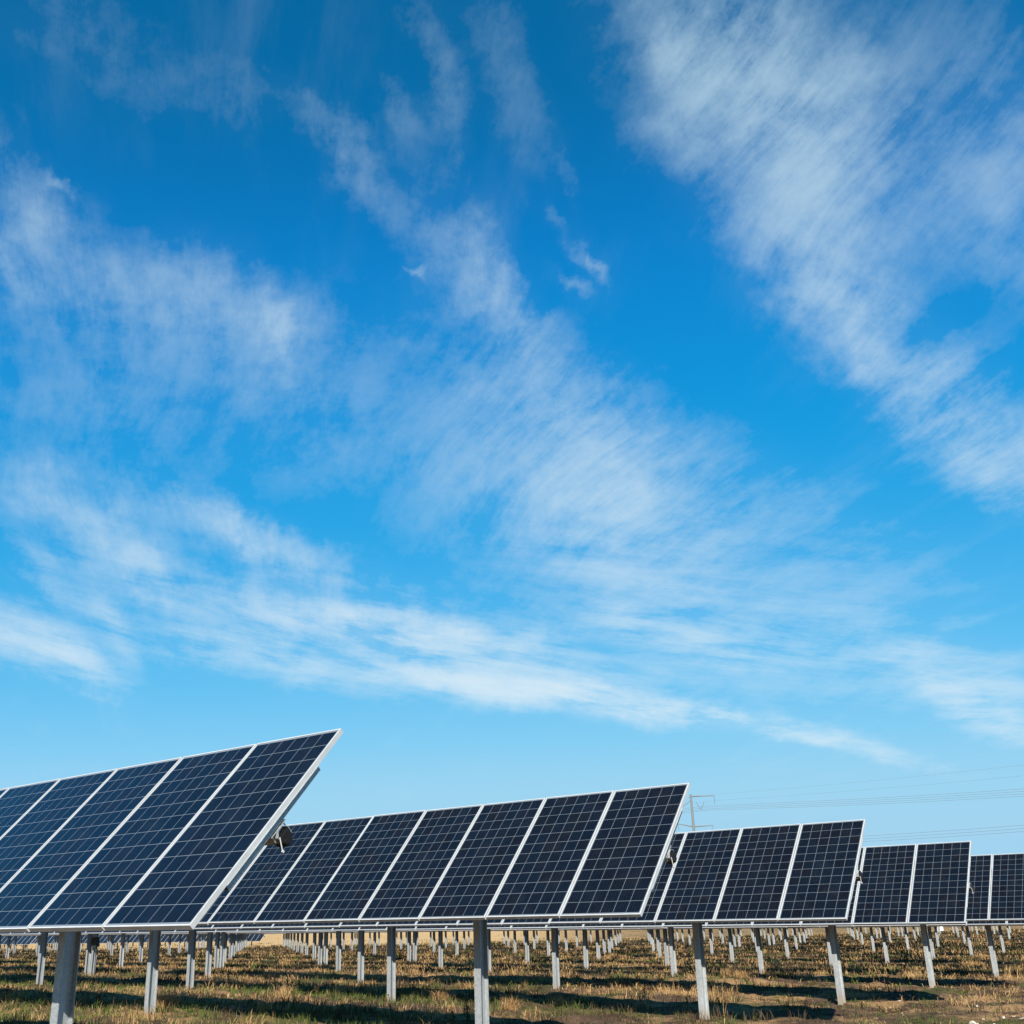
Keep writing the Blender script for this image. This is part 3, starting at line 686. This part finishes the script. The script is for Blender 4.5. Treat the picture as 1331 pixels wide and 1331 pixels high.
SL = iter(['largest pale stone on the bare soil right of the third slanting post', 'pale stone on the soil, farthest right of the small group by the post', 'pale stone just above and right of the largest one', 'small pale stone between two bigger ones on the bare soil', 'white stone at the foot of the rightmost post', 'pale stone on the soil above the white stone heap', 'small stone left of the largest pale stone', 'small stone farthest left on the soil beside the slanting post', 'small stone at the foot of the fourth slanting post', 'small stone midway between the two rightmost slanting posts', 'smallest pale stone on the bare soil', 'small stone near the tip of the row shadow at right'])
for px, py, s, g in ST:
    x0, y0 = gp(px, py); o = bpy.data.objects.new('stone', SM[rs.randrange(5)]); COL.objects.link(o)
    o.location = (x0, y0, Hs(x0, y0)+s*.25); o.scale = (s, s, s); o.rotation_euler = (rs.uniform(-.3, .3), rs.uniform(-.3, .3), rs.uniform(0, 6))
    if g == 'a': tag(o, 'pale stone in the heap of white stones at the bottom right', 'stone', 'heap of white stones')
    else: tag(o, next(SL), 'stone', 'scattered pale stones')
x, y, d, r = scatter(5200, 11, 34, a0=-48, a1=-5, seed=41)
k = r.uniform(0, 1, len(x)) < bare(x, y)*.8; x, y = x[k], y[k]
mb = MB()
for a_, b_ in zip(x, y):
    s = rng.uniform(.006, .017)*(1 if rng.random() < .93 else 1.8); z = Hs(a_, b_)
    vs = [(a_+s*math.cos(t)*rng.uniform(.7, 1.2), b_+s*math.sin(t)*rng.uniform(.7, 1.2), z-.004) for t in (0, 1.2, 2.5, 3.9, 5.1)]+[(a_+rng.uniform(-.3, .3)*s, b_+rng.uniform(-.3, .3)*s, z+s*.8)]
    mb.add(vs, [(i_, (i_+1) % 5, 5) for i_ in range(5)])
M_grav, n, b = mat('gravel_clods', .95, 0, spec=.1)
ge = n.new('ShaderNodeNewGeometry')
n.l.new(n.mix(n.m('POWER', ge.outputs['Random Per Island'], 3.0), (.09, .06, .04), (.40, .33, .25)), b.inputs['Base Color'])
gr_o = link('gravel', mb.mesh('gravel'), M_grav); tag(gr_o, 'small gravel and clods on the bare soil', kind='stuff')
mb = MB()
for k in range(2):
    pass

# ---- white cabinets among the far posts
def cabinet(px, py_base, wpx, hpx, z_off, label):
    x0, y0 = gp(px, py_base); dd = math.hypot(x0, y0)*1.0
    w = wpx*dd/F; h = hpx*dd/F
    root = empty('electrical_cabinet', (x0, y0, Hs(x0, y0)), math.atan2(-x0, y0)+.3); tag(root, label, 'cabinet')
    m1 = MB(); m1.box(-w/2, w/2, -.2, .2, z_off, z_off+h); m1.box(-w/2-.03, w/2+.03, -.24, .24, z_off+h, z_off+h+.04); link('housing', m1.mesh('housing'), M_white, root)
    m2 = MB(); m2.box(-w/2+.04, w/2-.04, -.215, -.201, z_off+.05, z_off+h-.05); link('door', m2.mesh('door'), M_white, root)
    m3 = MB(); m3.box(w/2-.12, w/2-.09, -.235, -.2155, z_off+h*.45, z_off+h*.6); link('handle', m3.mesh('handle'), M_dark, root)
    for s in (-1, 1):
        m4 = MB(); m4.box(s*w*.35-.03, s*w*.35+.03, -.03, .03, -.3, z_off); link('leg', m4.mesh('leg'), M_galv, root)
cabinet(52, 1234, 6, 8, .75, 'small white electrical cabinet on legs between far posts at the left')
cabinet(1222, 1215.5, 8, 10, .15, 'white electrical cabinet under the far panels at the right')

# ------------------------------------------------------------------ transmission line
M_pole, n, b = mat('grey_weathered_pole', .7, .1, (.13, .14, .15))
M_wire, n, b = mat('aluminium_cable', .6, .2, (.22, .26, .30))
def pic(px, py, D_):
    """point at horizontal distance D_ in the direction of a measured bearing (survey of the line)"""
    a = (px-CX)/F; b_ = (py-CY)/F
    a, b_ = cr*a+sr*b_, -sr*a+cr*b_
    v = right*a+fwd+up*(-b_); v = v/math.hypot(v.x, v.y)
    return Vector((v.x*D_, v.y*D_, EYE+v.z*D_))
TD = 300.0
top = pic(898, 1035, TD); bx0, by0 = top.x, top.y
ldir = None
T2 = pic(1700, 960, 215)            # next structure of the line, outside the picture
ldir = Vector((T2.x-bx0, T2.y-by0, 0)).normalized()
adir = (pic(925, 1037, TD)-top); adir.z = 0; adir.normalize()
ztop = top.z; zarm = pic(900, 1074.5, TD).z; zmid = pic(908, 1050, TD).z; gz0 = Hs(bx0, by0)
root = empty('power_pole', (bx0, by0, gz0)); tag(root, 'tall grey power pole with cross arms far behind the second row of panels', 'power pole')
L_ = lambda p: (p[0]-bx0, p[1]-by0, p[2]-gz0)
m1 = MB(); m1.tube([(0, 0, -1), (0, 0, (ztop-gz0)*.5), (0, 0, ztop-gz0+.5)], [.6, .42, .26], 12); link('pole', m1.mesh('pole'), M_pole, root)
def arm(z, a, b_, rise=0.0, nm='cross_arm'):
    m2 = MB(); p0_ = adir*a; p1_ = adir*b_
    m2.tube([(p0_.x, p0_.y, z-gz0+(rise if a < 0 else 0)), (0, 0, z-gz0), (p1_.x, p1_.y, z-gz0+rise*.2)], [.09, .2, .09], 8)
    return link(nm, m2.mesh(nm), M_pole, root)
def ins(pts, r=.10):
    m2 = MB()
    for i_ in range(len(pts)-1):
        a = Vector(pts[i_]); b2 = Vector(pts[i_+1]); n2 = max(2, int((b2-a).length/.3)); prev = []
        P_ = [a.lerp(b2, t/(n2*2)) for t in range(n2*2+1)]
        m2.tube(P_, [r if t % 2 else r*.4 for t in range(n2*2+1)], 8)
    return link('insulator', m2.mesh('insulator'), M_pole, root)
arm(ztop, -.6, 6.2, -.3); arm(zarm, -4.2, 5.2, 0.9)
e1 = adir*6.1; ins([(e1.x, e1.y, ztop-gz0-.1), (e1.x, e1.y, ztop-gz0-2.2)])
vz = zmid-gz0; c_v = adir*2.3
va, vb = adir*1.2, adir*3.4
ins([(va.x, va.y, vz+1.6), (c_v.x, c_v.y, vz-.6)]); ins([(vb.x, vb.y, vz+1.6), (c_v.x, c_v.y, vz-.6)])
for s in (-4.0, 5.0):
    q_ = adir*s; zz = zarm-gz0+(.9 if s < 0 else .15); ins([(q_.x, q_.y, zz), (q_.x, q_.y, zz-1.8)])
m2 = MB(); q0 = adir*-3.4; m2.tube([(q0.x, q0.y, vz-.3), (0, 0, ztop-gz0-1.0)], .08, 6); link('stay', m2.mesh('stay'), M_pole, root)
# cables: measured heights at the pole and at the right edge, then on to the next structure
def cable(pa, pb, label, group, r=.03, sag=1.2):
    A, B = Vector(pa), Vector(pb); d_ = B-A
    B2 = A+d_*1.9; A2 = A-d_*7
    pts = []
    for t in np.linspace(0, 1, 90):
        p = A2.lerp(B2, t); p.z -= sag*abs(math.sin(math.pi*(t*8.9-7)/1.9)); pts.append(p)
    m2 = MB(); m2.tube(pts, r, 5); o = link('power_cable', m2.mesh('power_cable'), M_wire); tag(o, label, 'cable', group)
def pr(px0, py0, px1, py1, label, group, r=.03):
    cable(pic(px0, py0, TD), pic(px1, py1, 236), label, group, r)
for nm_, dy in (('topmost', 0), ('second', 3.2), ('third', 6.4), ('lowest', 9.4)):
    pr(925, 1047+dy*.62, 1331, 1017+dy, nm_+' cable of the middle bundle of four running right from the power pole', 'middle bundle of power cables')
for nm_, dy in (('topmost', 0), ('middle', 4.2), ('lowest', 8.2)):
    pr(940, 1096+dy*.8, 1331, 1064+dy, nm_+' of three low cables just above the right hand rows', 'lowest bundle of power cables')
pr(925, 1033, 1331, 986, 'faint topmost power cable above the pole arm', 'top power cables', .016)
pr(925, 1041, 1331, 1000, 'faint upper power cable just below the topmost one', 'top power cables', .016)
